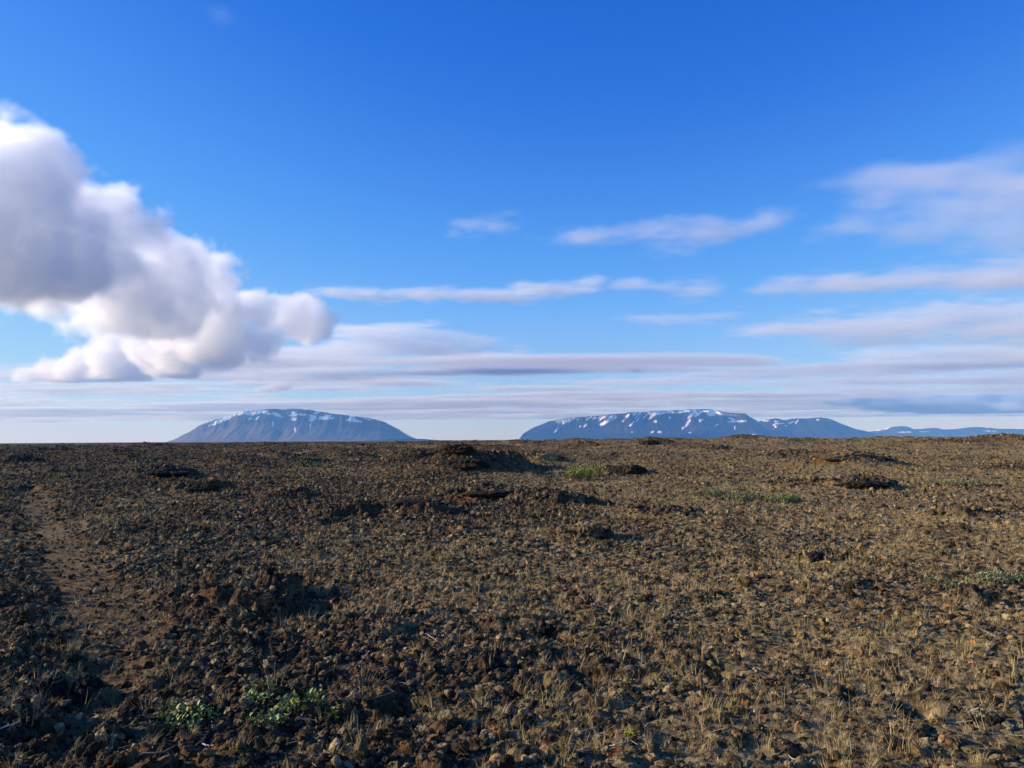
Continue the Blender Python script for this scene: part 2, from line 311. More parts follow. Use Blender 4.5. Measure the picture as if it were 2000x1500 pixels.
# mounds: px, base py, half width px, top py, depth factor
MOUNDS = [(890, 932, 135, 874, 0.9), (800, 915, 80, 878, 0.8), (985, 925, 60, 888, 0.7), (1058, 908, 60, 880, 0.8), (1212, 928, 62, 905, 0.8), (315, 940, 75, 906, 0.8), (380, 968, 90, 946, 0.7),
          (1650, 912, 110, 872, 0.9), (1560, 905, 90, 876, 0.9), (1700, 906, 45, 880, 0.7), (1680, 962, 75, 934, 0.6), (1560, 955, 90, 940, 0.6), (960, 985, 150, 946, 0.5), (1080, 990, 110, 955, 0.5), (1145, 1056, 75, 1030, 0.6),
          (500, 1222, 55, 1186, 0.7), (450, 1200, 60, 1170, 0.7), (545,1170,60,1150,.5), (540, 898, 40, 884, 1.0), (600, 898, 40, 885, 1.0), (1840, 882, 80, 866, 1.0), (1270, 880, 40, 866, 1.2), (1450, 872, 60, 866, 1.0), (1960, 880, 60, 862, 1.0),
          (120, 905, 90, 888, 1.0), (30, 915, 60, 893, 1.0), (690, 900, 70, 880, 1.0), (1130, 884, 60, 870, 1.0), (1380, 885, 60, 868, 1.0), (460, 905, 80, 893, 1.0), (1880, 1010, 90, 985, 0.6), (820, 1010, 80, 980, 0.6),
          (1600, 1100, 60, 1088, 0.6), (1900, 1190, 60, 1175, 0.6), (700, 1420, 45, 1390, 0.8), (100, 1375, 60, 1335, 0.7), (170, 1375, 45, 1345, 0.7), (680, 1010, 90, 980, 0.6), (1300, 1010, 80, 988, 0.6), (560, 975, 60, 955, 0.6)]
MW = []
for px, py, hw, ty, dp in MOUNDS:
    d0 = dist_of(py); x, y = ground_pt(px, py); k = d0 / FPX; r = hw * k; ry = r * dp
    u = math.hypot(x, y); x, y = x * (1 + ry / u), y * (1 + ry / u); dd = d0 + ry
    MW.append((x, y, r, ry, (EYE - dd * (ty - HZ) / FPX) * (0.62 if py < 940 else 0.7)))
PITS = [(620, 1195, 110, 0.30, 0.45), (770, 1392, 60, 0.16, 0.5), (310, 948, 60, 0.35, 0.5), (100, 1440, 90, 0.08, 0.5), (1070, 1250, 45, 0.08, 0.5), (1290, 1085, 40, .1, .5), (1130, 1335, 50, .09, .5), (1400, 1330, 50, .1, .5), (1790, 1400, 50, .09, .6)]
PW = [(*ground_pt(px, py), hw * dist_of(py) / FPX, dep, asp) for px, py, hw, dep, asp in PITS]
PATH = np.array([ground_pt(*p) for p in [(58, 962), (72, 990), (90, 1030), (120, 1085), (165, 1150), (210, 1225), (230, 1290), (200, 1360), (160, 1420), (120, 1500)]])
PWID = np.array([0.8, 0.95, 1.0, .9, .8, .7, .6, .45, .3, .1]) * 0.56
def path_mask(x, y):
    best = np.full(x.shape, 99.0)
    for (a, b), (wa, wb) in zip(zip(PATH[:-1], PATH[1:]), zip(PWID[:-1], PWID[1:])):
        d = b - a; t = np.clip(((x - a[0]) * d[0] + (y - a[1]) * d[1]) / (d @ d), 0, 1)
        best = np.minimum(best, np.hypot(x - a[0] - t * d[0], y - a[1] - t * d[1]) / (wa + (wb - wa) * t))
    return (1 - sstep(0.35, 1.5, best + 0.75 * fbm(x * 1.6, y * 1.6, 60, 4))) * 0.9
def mounds(x, y):
    z = np.zeros(x.shape); m = np.zeros(x.shape)
    wx = x + 0.22 * fbm(x * 0.9, y * 0.9, 90, 3) ; wy = y + 0.22 * fbm(x * 0.9 + 40, y * 0.9, 91, 3)
    for cx, cy, r, ry, h in MW:
        e = np.sqrt(((wx - cx) / r) ** 2 + ((wy - cy) / (ry * 1.25)) ** 2)
        g = 1 - sstep(0.15, 1.35, e); z = np.maximum(z, z * 0.35 + h * g); m = np.maximum(m, sstep(0.25, 0.8, g * 1.4))
    for cx, cy, r, dep, asp in PW:
        e = np.sqrt(((x - cx) / r) ** 2 + ((y - cy) / (r * asp * 2)) ** 2) + 0.25 * fbm(x * 3, y * 3, 33, 3)
        z = z - dep * (1 - sstep(0.5, 1.1, e))
    return z, m
def meadow(x, y):
    """grassy, stone-poor flats (1) against bare lava (0)"""
    d = np.hypot(x, y); az = np.degrees(np.arctan2(x, y))
    m = 0.5 + 0.9 * fbm(x / 6 + 3, y / 9, 71, 3) + 0.34 * np.clip(az / 20, -1, 1) + 0.15 * fbm(x / 1.3, y / 1.6, 72, 3)
    for px, py, a, b in ((1450, 965, 220, 18), (1800, 935, 260, 14), (1750, 900, 120, 7), (1180, 1095, 90, 20), (60, 1050, 90, 60), (1850, 1060, 200, 40), (620, 905, 120, 6), (1700, 1000, 300, 25)):
        cx, cy = ground_pt(px, py); k = dist_of(py) / FPX; e = np.hypot((x - cx) / (a * k), (y - cy) / max(0.3, (dist_of(py - b) - dist_of(py + b)) / 2))
        m = m + 0.5 * (1 - sstep(0.4, 1.3, e))
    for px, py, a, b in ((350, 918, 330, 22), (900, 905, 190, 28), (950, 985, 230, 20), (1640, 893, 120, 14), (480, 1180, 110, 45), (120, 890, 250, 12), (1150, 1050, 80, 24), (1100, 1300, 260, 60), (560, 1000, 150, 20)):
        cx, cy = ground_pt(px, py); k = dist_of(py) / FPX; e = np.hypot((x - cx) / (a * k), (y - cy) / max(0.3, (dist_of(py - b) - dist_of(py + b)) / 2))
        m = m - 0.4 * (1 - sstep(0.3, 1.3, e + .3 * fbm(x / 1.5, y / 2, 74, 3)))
    return np.clip(m, 0, 1)
def ground_z(x, y, fine=True, want=False):
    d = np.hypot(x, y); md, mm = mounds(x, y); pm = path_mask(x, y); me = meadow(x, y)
    far = sstep(120, 420, d)
    z = 0.28 * fbm(x / 16, y / 16, 1, 3) * sstep(4, 25, d) + 0.09 * fbm(x / 3.1, y / 3.1, 2, 3) * sstep(2, 8, d)
    rough = np.clip(1.1 - 0.65 * me + 0.5 * mm, 0.25, 1.5) * (1 - 0.85 * pm)
    big = np.clip(fbm(x / 9 + 7, y / 7, 3, 4), 0, 1)
    z = z + md + big * 0.9 * (1 - 0.4 * me) * sstep(12, 60, d) * (1 - 0.8 * pm) - 0.02 * pm
    # low rises on the skyline, then the plain falls out of sight
    z = z + sstep(60, 165, d) * (0.62 + 0.25 * fbm(x / 40, y / 25, 41, 4) + sstep(-50, 40, x) * (0.60 + 0.85 * fbm(x / 12, y / 10, 42, 5, .6))) + sstep(50, 120, d) * 0.36 * np.abs(fbm(x / 3.0, y / 3.0, 43, 5, .65))
    z = z - far * 1.2 * sstep(-60, 60, x) - 1.5 * sstep(300, 1500, d)
    if fine:
        f = 1 - sstep(60, 250, d) * 0.3
        w1, c1 = worley(x / 0.42, y / 0.42, 5); z = z + rough * f * 0.085 * (1 - np.clip(w1, 0, 1)) * c1
        w2, c2 = worley(x / 0.15, y / 0.15, 6); z = z + rough * 0.065 * (0.9 - np.clip(w2, 0, .9)) * (0.3 + c2)
        w3, c3 = worley(x / 0.06, y / 0.06, 8); z = z + rough * 0.030 * (0.9 - np.clip(w3, 0, .9)) * (0.3 + c3) * (1 - sstep(8, 30, d))
        z = z + (rough * 0.04 + 0.006) * fbm(x / 0.5, y / 0.5, 9, 5, 0.6) + mm * 0.16 * np.abs(fbm(x / 0.9, y / 0.9, 10, 4, 0.6)) + 0.10 * sstep(25, 80, d) * fbm(x / 1.1, y / 1.1, 12, 4, .6) * (1 - far * .5)
    return (z, me, mm, pm) if want else z
def polar_z(x, y): return ground_z(np.asarray(x, float), np.asarray(y, float))

amax = 41.0; na = 1150
th = np.radians(np.concatenate([np.linspace(-amax, amax, na), np.linspace(amax, 360 - amax, 120)[1:-1]]))
rr_ = np.concatenate([[0.02, 0.3, 0.8, 1.4, 2.0, 2.5], np.geomspace(2.8, 300, 1250), np.geomspace(310, 38500, 150)])
TH, RR = np.meshgrid(th, rr_); GX, GY = RR * np.sin(TH), RR * np.cos(TH)
GY = np.where(GY < -8500, -8500, GY)
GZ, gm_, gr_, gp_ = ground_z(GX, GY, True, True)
GZ = np.where(RR > 5000, -1.5, GZ)

def lava_colour(k, p):
    n1 = k.noise(p, 1.1, 5, 0.6); n2 = k.noise(p, 7.0, 6, 0.65); n3 = k.noise(p, 30.0, 4, 0.6)
    c = k.mix(k.ramp(n2, [(0.40, 0.0), (0.60, 1.0)]), (0.011, 0.0085, 0.0055), (0.062, 0.046, 0.027))
    c = k.mix(k.ramp(n3, [(0.5, 0.0), (0.72, 0.8)]), c, (0.20, 0.15, 0.085))
    return c, n1, n2, n3
k = Mat('lava_ground', 0.95, 0.12); p = k.coord()
c, n1, n2, n3 = lava_colour(k, p)
soil = k.mix(k.ramp(k.noise(p, 3.5, 5, 0.6), [(0.35, 0.0), (0.7, 1.0)]), (0.042, 0.024, 0.010), (0.17, 0.098, 0.040))
moss = k.mix(k.ramp(k.noise(p, 12.0, 5, 0.65), [(0.4, 0.0), (0.65, 1.0)]), (0.10, 0.073, 0.026), (0.42, 0.31, 0.15))
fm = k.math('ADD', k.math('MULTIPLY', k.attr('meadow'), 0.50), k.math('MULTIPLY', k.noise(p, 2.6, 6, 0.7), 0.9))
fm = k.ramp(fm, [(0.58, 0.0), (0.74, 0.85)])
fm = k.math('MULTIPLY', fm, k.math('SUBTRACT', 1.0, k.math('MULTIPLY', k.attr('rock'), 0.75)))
c = k.mix(k.ramp(k.noise(p, 4.3, 5, 0.6), [(0.45, 0.0), (0.6, 0.75)]), c, soil)
c = k.mix(k.ramp(k.noise(p, 1.6, 6, .7), [(.55, 0.0), (.68, .7)]), c, (0.16, 0.145, 0.075))
c = k.mix(fm, c, moss)
c = k.mix(k.ramp(k.noise(p, 0.9, 6, 0.75), [(0.50, 0.0), (0.64, 0.65)]), c, (0.19, 0.080, 0.022))
c = k.mix(k.math('MULTIPLY', k.attr('path'), 0.7), c, k.mix(k.ramp(k.noise(p, 5, 6, .7), [(.35, 0.0), (.65, 1.0)]), (0.065, 0.039, 0.016), (0.27, 0.165, 0.068)))
hgt = k.math('ADD', k.math('MULTIPLY', k.noise(p, 14, 6, 0.7), 1.0), k.math('MULTIPLY', k.noise(p, 55, 4, 0.6), 0.35)); k.bump(hgt, 0.05, 0.9)
gmat = k.col(c)
V = np.stack([GX, GY, GZ], -1)
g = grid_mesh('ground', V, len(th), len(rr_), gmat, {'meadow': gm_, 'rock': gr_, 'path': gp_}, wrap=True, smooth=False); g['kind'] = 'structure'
# look-up of the ground height from the finished mesh grid, so that things sit on what is drawn
lr = np.log(rr_)
def surf(x, y):
    x = np.atleast_1d(np.asarray(x, float)); y = np.atleast_1d(np.asarray(y, float)); r = np.hypot(x, y); a = np.degrees(np.arctan2(x, y))
    ja = np.clip((a + amax) / (2 * amax) * (na - 1), 0, na - 1.001); jr = np.interp(np.log(r), lr, np.arange(len(rr_)))
    i0 = ja.astype(int); j0 = np.minimum(jr.astype(int), len(rr_) - 2); fa, fr = ja - i0, jr - j0
    q = GZ; return (q[j0, i0] * (1 - fa) + q[j0, i0 + 1] * fa) * (1 - fr) + (q[j0 + 1, i0] * (1 - fa) + q[j0 + 1, i0 + 1] * fa) * fr
def surf_pt(px, py):
    """first point of the built ground under a pixel"""
    v = ray(px, py); t = np.geomspace(2.5, 320, 4000); X, Y = v[0] * t, v[1] * t; Z = EYE + v[2] * t
    hit = np.nonzero(surf(X, Y) > Z)[0]; i = hit[0] if len(hit) else np.argmin(Z - surf(X, Y)); return float(X[i]), float(Y[i]), float(surf(X[i], Y[i])[0])

# ================================================================ loose stones
rng = np.random.default_rng(5)
def ico(sub):
    bm = bmesh.new(); bmesh.ops.create_icosphere(bm, subdivisions=sub, radius=1.0); v = np.array([x.co[:] for x in bm.verts]); f = [[q.index for q in t.verts] for t in bm.faces]; bm.free(); return v, f
def n3(v, s, seed, o=3):
    x, y, z = v[:, 0] / s, v[:, 1] / s, v[:, 2] / s
    return (fbm(x + 5, y + z * .7, seed, o) + fbm(y - 3, z + x * .6, seed + 1, o) + fbm(z + 9, x - y * .8, seed + 2, o)) / 1.7
def rock_verts(v, seed, squash, amp=1.0):
    r = np.random.default_rng(seed); w = v.copy()
    for _ in range(9):                                  # broken faces
        n = r.normal(size=3); n /= np.linalg.norm(n); h = r.uniform(0.55, 0.92); d = w @ n; w = w - np.outer(np.maximum(d - h, 0) * 0.85, n)
    w = w * (1 + amp * (0.28 * n3(v, 0.7, seed, 3) + 0.20 * n3(v, 0.25, seed + 9, 3)))[:, None]
    w = w * np.array([1, r.uniform(.65, .95), squash]); return w
def mesh_obj(name, v, f, mat, smooth=False, link=True):
    me = bpy.data.meshes.new(name); me.from_pydata([tuple(q) for q in v], [], f); me.materials.append(mat)
    if smooth: me.polygons.foreach_set('use_smooth', [True] * len(me.polygons))
    o = bpy.data.objects.new(name, me)
    if link: C.objects.link(o)
    return o
def stone_mat(name, tint=None):
    k = Mat(name, 0.92, 0.15); p = k.obj(); geo = k.coord(); r = k.rnd()
    pw = k.N.new('ShaderNodeVectorMath'); pw.operation = 'ADD'; k.L.new(geo, pw.inputs[0]); k.L.new(r, pw.inputs[1])
    c, n1, n2, n3_ = lava_colour(k, pw.outputs[0])
    c = k.mix(k.ramp(k.noise(pw.outputs[0], 22, 5, .65), [(0.44, 0.0), (0.64, 1.0)]), c, (0.20, 0.148, 0.082))
    lich = k.ramp(r, [(0.0, (0.18, 0.13, 0.055)), (0.25, (0.11, 0.062, 0.026)), (0.5, (0.18, 0.15, 0.085)), (0.66, (0.36, 0.15, 0.028)), (0.80, (0.16, 0.14, 0.045)), (1.0, (0.28, 0.235, 0.15))])
    amt = k.math('MULTIPLY', k.ramp(k.noise(pw.outputs[0], 16, 6, .7), [(0.47, 0.0), (0.60, 1.0)]), k.ramp(k.noise(pw.outputs[0], 0.35, 3, .5), [(0.35, 0.25), (0.62, 1.0)]))
    amt = k.math('MULTIPLY', amt, k.math('ADD', 0.55, k.math('MULTIPLY', k.attr('meadow', False), 0.8)))
    c = k.mix(amt, c, lich)
    hue = k.N.new('ShaderNodeTexWhiteNoise'); hue.noise_dimensions = '1D'; k.L.new(r, hue.inputs['W'])
    c = k.mix(1.0, c, k.ramp(hue.outputs['Value'], [(0.0, (.20, .20, .20)), (0.4, (.48, .46, .44)), (0.72, (1.25, 1.15, 1.0)), (1.0, (2.6, 2.4, 2.1))]), 'MULTIPLY') if not tint else c
    if tint: c = k.mix(k.ramp(k.noise(pw.outputs[0], 14, 5, .6), [(0.35, 0.2), (0.6, 0.9)]), c, tint)
    k.bump(k.noise(pw.outputs[0], 70, 5, .7), 0.012, 1.0); return k.col(c)
STONE = stone_mat('lava_stone')
lv, lf = ico(3); pv, pf = ico(4)
protos = bpy.data.collections.new('stone_shapes')
for i in range(9):
    o = mesh_obj('stone_shape', rock_verts(lv, 100 + i * 3, rng.uniform(.55, .95), 1.25), lf, STONE, link=False); protos.objects.link(o)

def scatter_mesh(name, P, scale, rot, idx, coll, mat=None, extra=None):
    me = bpy.data.meshes.new(name); me.vertices.add(len(P)); me.vertices.foreach_set('co', P.reshape(-1).astype(np.float32))
    a = me.attributes.new('size', 'FLOAT', 'POINT'); a.data.foreach_set('value', scale.astype(np.float32))
    a = me.attributes.new('turn', 'FLOAT_VECTOR', 'POINT'); a.data.foreach_set('vector', rot.reshape(-1).astype(np.float32))
    a = me.attributes.new('which', 'INT', 'POINT'); a.data.foreach_set('value', idx.astype(np.int32))
    if extra is not None: a = me.attributes.new('meadow', 'FLOAT', 'POINT'); a.data.foreach_set('value', extra.astype(np.float32))
    if mat: me.materials.append(mat)
    o = bpy.data.objects.new(name, me); C.objects.link(o); o['kind'] = 'stuff'
    g = bpy.data.node_groups.new(name, 'GeometryNodeTree'); g.interface.new_socket('Geometry', in_out='INPUT', socket_type='NodeSocketGeometry'); g.interface.new_socket('Geometry', in_out='OUTPUT', socket_type='NodeSocketGeometry')
    N, L = g.nodes, g.links; gi = N.new('NodeGroupInput'); go = N.new('NodeGroupOutput'); ip = N.new('GeometryNodeInstanceOnPoints'); ci = N.new('GeometryNodeCollectionInfo')
    ci.inputs['Collection'].default_value = coll; ci.inputs['Separate Children'].default_value = True; ci.inputs['Reset Children'].default_value = True
    ip.inputs['Pick Instance'].default_value = True
    def at(n, t):
        x = N.new('GeometryNodeInputNamedAttribute'); x.data_type = t; x.inputs[0].default_value = n; return x.outputs[0]
    L.new(gi.outputs[0], ip.inputs['Points']); L.new(ci.outputs[0], ip.inputs['Instance']); L.new(at('which', 'INT'), ip.inputs['Instance Index']); L.new(at('size', 'FLOAT'), ip.inputs['Scale']); L.new(at('turn', 'FLOAT_VECTOR'), ip.inputs['Rotation'])
    L.new(ip.outputs[0], go.inputs[0]); m = o.modifiers.new('spread', 'NODES'); m.node_group = g; return o
def sample_field(n, s0, near, power, dmin=2.6, dmax=170, half=39.0):
    """points over the wedge in view; density constant to `near`, then falling as a power of distance"""
    d = np.linspace(dmin, dmax, 6000); w = d * np.where(d < near, 1, (near / d) ** power); cdf = np.cumsum(w); tot = cdf[-1] * (d[1] - d[0]) * math.radians(2 * half) * s0
    n = int(tot) if n is None else n; r = np.interp(rng.random(n), cdf / cdf[-1], d); a = np.radians(rng.uniform(-half, half, n)); return r * np.sin(a), r * np.cos(a), r
x, y, d = sample_field(None, 760, 6.5, 1.45)
me_, mm_, pm_ = meadow(x, y), mounds(x, y)[1], path_mask(x, y)
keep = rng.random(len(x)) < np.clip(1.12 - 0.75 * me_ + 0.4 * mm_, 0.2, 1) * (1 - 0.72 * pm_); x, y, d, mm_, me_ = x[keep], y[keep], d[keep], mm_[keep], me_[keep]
n = len(x); sz = 0.0105 * rng.pareto(2.4, n).clip(0, 3.4) + 0.0078; sz = sz * (1 + 0.3 * mm_) * (np.maximum(d, 7) / 7) ** 0.45
P = np.stack([x, y, surf(x, y) + sz * 0.15], -1)
print('stones', n)
scatter_mesh('lava_rubble', P, sz, rng.uniform(-3.14, 3.14, (n, 3)) * np.array([.35, .35, 1]), rng.integers(0, 9, n), protos, mat=STONE, extra=np.clip(me_ - .6 * mm_, 0, 1))

# ================================================================ dry grass
def tuft_mesh(name, seed, nb, hgt, lean, width, mats, link=False, spread=0.25, ch=None):
    r = np.random.default_rng(seed); V = []; F = []; MI = []
    for b in range(nb):
        a = r.uniform(0, 6.283); rad = spread * hgt * math.sqrt(r.random()); bx, by = rad * math.cos(a), rad * math.sin(a); a2 = a + r.normal(0, .6)
        h = hgt * r.uniform(.45, 1.1); ln = lean * r.uniform(.3, 1.3) * h; w = width * r.uniform(.6, 1.3); tx, ty = -math.sin(a2), math.cos(a2); i0 = len(V)
        for s in range(4):
            t = s / 3; q = ln * t ** 1.8; ww = w * (1 - t * .85); cx, cy, cz = bx + math.cos(a2) * q, by + math.sin(a2) * q, h * (t - .25 * (ln / h) * t * t) - 0.01
            V += [(cx - tx * ww, cy - ty * ww, cz), (cx + tx * ww, cy + ty * ww, cz)]
        for s in range(3): F.append((i0 + 2 * s, i0 + 2 * s + 1, i0 + 2 * s + 3, i0 + 2 * s + 2)); MI.append(r.integers(0, len(mats)))
    me = bpy.data.meshes.new(name); me.from_pydata(V, [], F); [me.materials.append(m) for m in mats]; me.polygons.foreach_set('material_index', MI)
    o = bpy.data.objects.new(name, me)
    if link: C.objects.link(o)
    return o
def leafy(name, stops, rough=0.7, trans=0.25):
    k = Mat(name, rough, 0.2); r = k.rnd(); p = k.coord()
    c = k.mix(k.noise(p, 9, 3, .6), k.ramp(r, stops), k.ramp(k.noise(p, 0.8, 3, .6), stops)); k.m.node_tree.nodes['Principled BSDF'].inputs['Subsurface Weight'].default_value = 0
    return k.col(c)
straw = leafy('dry_grass_straw', [(0.0, (0.42, 0.27, 0.10)), (0.35, (0.58, 0.43, 0.20)), (0.7, (0.40, 0.34, 0.12)), (1.0, (0.66, 0.55, 0.34))])
rusty = leafy('dry_grass_rusty', [(0.0, (0.32, 0.14, 0.045)), (0.5, (0.42, 0.24, 0.09)), (1.0, (0.28, 0.23, 0.07))])
tufts = bpy.data.collections.new('tuft_shapes')
for i in range(8):
    tufts.objects.link(tuft_mesh('tuft_shape', 40 + i, [26, 44, 14, 60, 40, 20, 70, 9][i], [.10, .07, .15, .06, .05, .11, .045, .19][i], [.6, 1.1, .4, 1.5, 1.6, .6, 1.9, .5][i], .0016, [straw, straw, rusty]))
x, y, d = sample_field(None, 190, 7, 1.15)
me_, mm_, pm_ = meadow(x, y), mounds(x, y)[1], path_mask(x, y)
cl = fbm(x / 0.55, y / 0.55, 200, 3) + 0.8 * fbm(x / 2.6, y / 2.6, 210, 3)
keep = rng.random(len(x)) < np.clip(0.10 + 0.6 * me_ + 2.6 * cl - 0.5 * mm_, 0.02, 1) * (1 - 0.6 * pm_); x, y, d = x[keep], y[keep], d[keep]
n = len(x); sz = rng.uniform(0.30, 0.80, n) * (np.maximum(d, 7) / 7) ** 0.30
P = np.stack([x, y, surf(x, y)], -1); print('tufts', n)
scatter_mesh('dry_grass', P, sz, rng.uniform(-1, 1, (n, 3)) * np.array([.45, .45, 3.14]), rng.integers(0, 8, n), tufts, mat=straw)
# low cushions of moss and lichen
def cushion(name, seed, mat, link=False, sub=3):
    v, f = (lv, lf) if sub == 3 else (pv, pf); w = v * (1 + .45 * n3(v, .5, seed, 4) + .35 * n3(v, .14, seed + 5, 2))[:, None] * np.array([1, .8, .5]); return mesh_obj(name, w, f, mat, False, link)
MOSS = leafy('moss_cushion', [(0.0, (0.14, 0.115, 0.035)), (0.3, (0.22, 0.165, 0.08)), (0.55, (0.11, 0.062, 0.028)), (0.70, (0.20, 0.10, 0.03)), (0.82, (0.18, 0.15, 0.06)), (1.0, (0.33, 0.30, 0.22))], 1.0)
kk = MOSS.node_tree
cush = bpy.data.collections.new('cushion_shapes')
for i in range(4): cush.objects.link(cushion('cushion_shape', 300 + i, MOSS))
x, y, d = sample_field(None, 55, 7, 1.15)
me_, mm_, pm_ = meadow(x, y), mounds(x, y)[1], path_mask(x, y); cl = fbm(x / 0.8, y / 0.8, 220, 3)
keep = rng.random(len(x)) < np.clip(0.25 + 0.45 * me_ + 1.4 * cl - 0.3 * mm_, 0.03, 1) * (1 - 0.6 * pm_); x, y, d = x[keep], y[keep], d[keep]
n = len(x); sz = rng.uniform(0.012, 0.038, n) * (np.maximum(d, 7) / 7) ** 0.45; P = np.stack([x, y, surf(x, y) + sz * .1], -1); print('cushions', n)
scatter_mesh('moss', P, sz, rng.uniform(-1, 1, (n, 3)) * np.array([.3, .3, 3.14]), rng.integers(0, 4, n), cush, mat=MOSS)

# pale fallen stems and bits of straw
x, y, d = sample_field(None, 130, 7, 1.3, dmax=45)
V, F = [], []; n = len(x); a = rng.uniform(0, 6.283, n); L_ = rng.uniform(.015, .075, n); wd = rng.uniform(.0005, .0012, n) * (np.maximum(d, 6) / 6) ** .6
keep = rng.random(n) < np.clip(.35 + 1.2 * fbm(x / .9, y / .9, 240, 3), .05, 1); x, y, a, L_, wd = x[keep], y[keep], a[keep], L_[keep], wd[keep]
dx, dy = np.cos(a) * L_ / 2, np.sin(a) * L_ / 2; px_, py_ = -np.sin(a) * wd, np.cos(a) * wd; za = surf(x - dx, y - dy) + .004 + rng.uniform(0, .02, len(x)); zb = surf(x + dx, y + dy) + .004 + rng.uniform(0, .05, len(x))
Q = np.stack([np.stack([x - dx - px_, y - dy - py_, za], -1), np.stack([x - dx + px_, y - dy + py_, za + wd], -1), np.stack([x + dx + px_, y + dy + py_, zb + wd], -1), np.stack([x + dx - px_, y + dy - py_, zb], -1)], 1).reshape(-1, 3)
me = bpy.data.meshes.new('straw_litter'); me.from_pydata([tuple(q) for q in Q], [], [tuple(range(i, i + 4)) for i in range(0, len(Q), 4)])
k = Mat('straw_litter'); me.materials.append(k.col(k.ramp(k.N.new('ShaderNodeNewGeometry').outputs['Random Per Island'], [(0.0, (.2, .13, .06)), (.6, (.42, .31, .16)), (1.0, (.6, .52, .4))])))
o = bpy.data.objects.new('straw_litter', me); C.objects.link(o); o['kind'] = 'stuff'; print('litter', len(x))

# ================================================================ single things
def tag(o, label, cat, group=None):
    o['label'] = label; o['category'] = cat
    if group: o['group'] = group
    return o
hv, hf = ico(5)
def outcrop(name, px, py, wpx, hpx, seed, label, mat=None, fat=0.8, cat='rock', boxy=0.0, group=None, sink=0.3, sub=5, rough=1.0):
    """A knob of clinkery lava standing where the ground is seen at (px, py)."""
    x, y, z = surf_pt(px, py); k = math.hypot(x, y) / FPX; a, h = wpx * k / 2, hpx * k * (0.6 if name == 'lava_outcrop' else 1)
    v, f = (hv, hf) if sub == 5 else (pv, pf)
    w = v / (np.abs(v) ** 4).sum(1, keepdims=True) ** .25 * boxy + v * (1 - boxy)
    r = np.random.default_rng(seed)
    for _ in range(7):
        n_ = r.normal(size=3); n_ /= np.linalg.norm(n_); hh = r.uniform(.6, .95); w = w - np.outer(np.maximum(w @ n_ - hh, 0) * .8, n_)
    q = v * np.array([1, fat, max(.3, min(1, 1.2 * h / a))])
    am = 0.34 * n3(v, .75, seed, 3) + rough * (0.22 * n3(q, .28, seed + 5, 3) + 0.13 * n3(q, .10, seed + 9, 3) + .06 * n3(q, .04, seed + 11, 2))
    w = w * (1 + am)[:, None]; top = np.percentile(w[:, 2], 99.5); w = w / np.array([np.abs(w[:, 0]).max(), np.abs(w[:, 1]).max(), top])
    w = w * np.array([a, a * fat, h]) + np.array([0, 0, -h * sink * .25])
    o = mesh_obj(name, w, f, mat or ROCK, False); o.location = (x, y + a * fat * .6, float(surf(x, y + a * fat * .6)[0]) if cat != 'sky' else z); o.location.z = min(o.location.z, z + h * .3)
    return tag(o, label, cat, group)
ROCK = stone_mat('outcrop_lava'); TAN = stone_mat('lichened_lava', (0.20, 0.15, 0.075)); ORANGE = stone_mat('orange_lichened_lava', (0.34, 0.15, 0.03)); BROWN = stone_mat('brown_lava', (0.085, 0.05, 0.026))
k = Mat('black_lava', .9, .2); p = k.obj(); k.bump(k.noise(p, 40, 6, .7), .02, 1.0); BLACK = k.col(k.mix(k.ramp(k.noise(p, 18, 5, .6), [(.45, 0.0), (.75, 1.0)]), (0.008, 0.008, 0.009), (0.045, 0.038, 0.032)))
O = outcrop
O('lava_block', 892, 886, 78, 17, 1, 'dark square-topped lava block crowning the central mound against the sky', ROCK, boxy=.9)
O('lava_outcrop', 838, 888, 80, 16, 2, 'broad brown-black lava hump just left of the square-topped block', ROCK)
O('lava_outcrop', 905, 912, 110, 24, 22, 'largest rough lava hump, below the square-topped block', ROCK)
O('lava_outcrop', 1066, 900, 60, 20, 23, 'small dark lava hump right of the central mound', ROCK)
O('lava_outcrop', 1272, 868, 44, 12, 3, 'small jagged lava knob on the skyline before the long snowy mountain', ROCK)
O('lava_outcrop', 1225, 926, 90, 22, 4, 'dark lava outcrop beside the bright green shrub', ROCK)
O('lava_outcrop', 318, 932, 90, 20, 5, 'black lava mound above a shaded hollow at mid-left', BLACK)
O('lava_outcrop', 385, 962, 80, 22, 6, 'dark lava hump in front and right of the shaded hollow at mid-left', ROCK)
O('lava_outcrop', 1655, 898, 120, 20, 7, 'wide dark lava mound on the right, below the far right mountains', ROCK, fat=.6)
O('lava_outcrop', 1725, 900, 44, 12, 72, 'small lava hump at the shaded right end of the wide right mound', BLACK)
O('lava_outcrop', 1690, 955, 100, 22, 8, 'low dark lava ridge right of the long pale willow patch', ROCK, fat=.6)
O('lava_outcrop', 1150, 1045, 70, 34, 9, 'dark broken lava outcrop in the middle ground, nearest the picture centre', ROCK)
O('lava_outcrop', 960, 972, 120, 16, 10, 'long low dark lava ledge across the centre in front of the central mound', ROCK, fat=.4)
O('lava_outcrop', 820, 982, 100, 18, 104, 'dark lava ledge left of the long low central ledge', BLACK, fat=.4)
O('lava_outcrop', 497, 1188, 70, 40, 11, 'dark lava lump at the left rim of the big shaded pit', ROCK)
O('lava_outcrop', 452, 1205, 50, 34, 12, 'lower lava lump left of the one on the pit rim', ROCK)
O('lava_stone', 1070, 1245, 46, 22, 13, 'jet black stone casting a shadow in the centre foreground', BLACK, sub=4)
O('lava_stone', 692, 1418, 20, 40, 14, 'narrow upright tan stone beside the dark foreground hollow', TAN, sub=4)
O('lava_stone', 704, 1482, 28, 42, 15, 'tall pale lichened stone standing nearest the bottom edge', TAN, sub=4)
O('lava_stone', 668, 1398, 34, 24, 152, 'brown crusty stone right of the willow leaves', BROWN, sub=4)
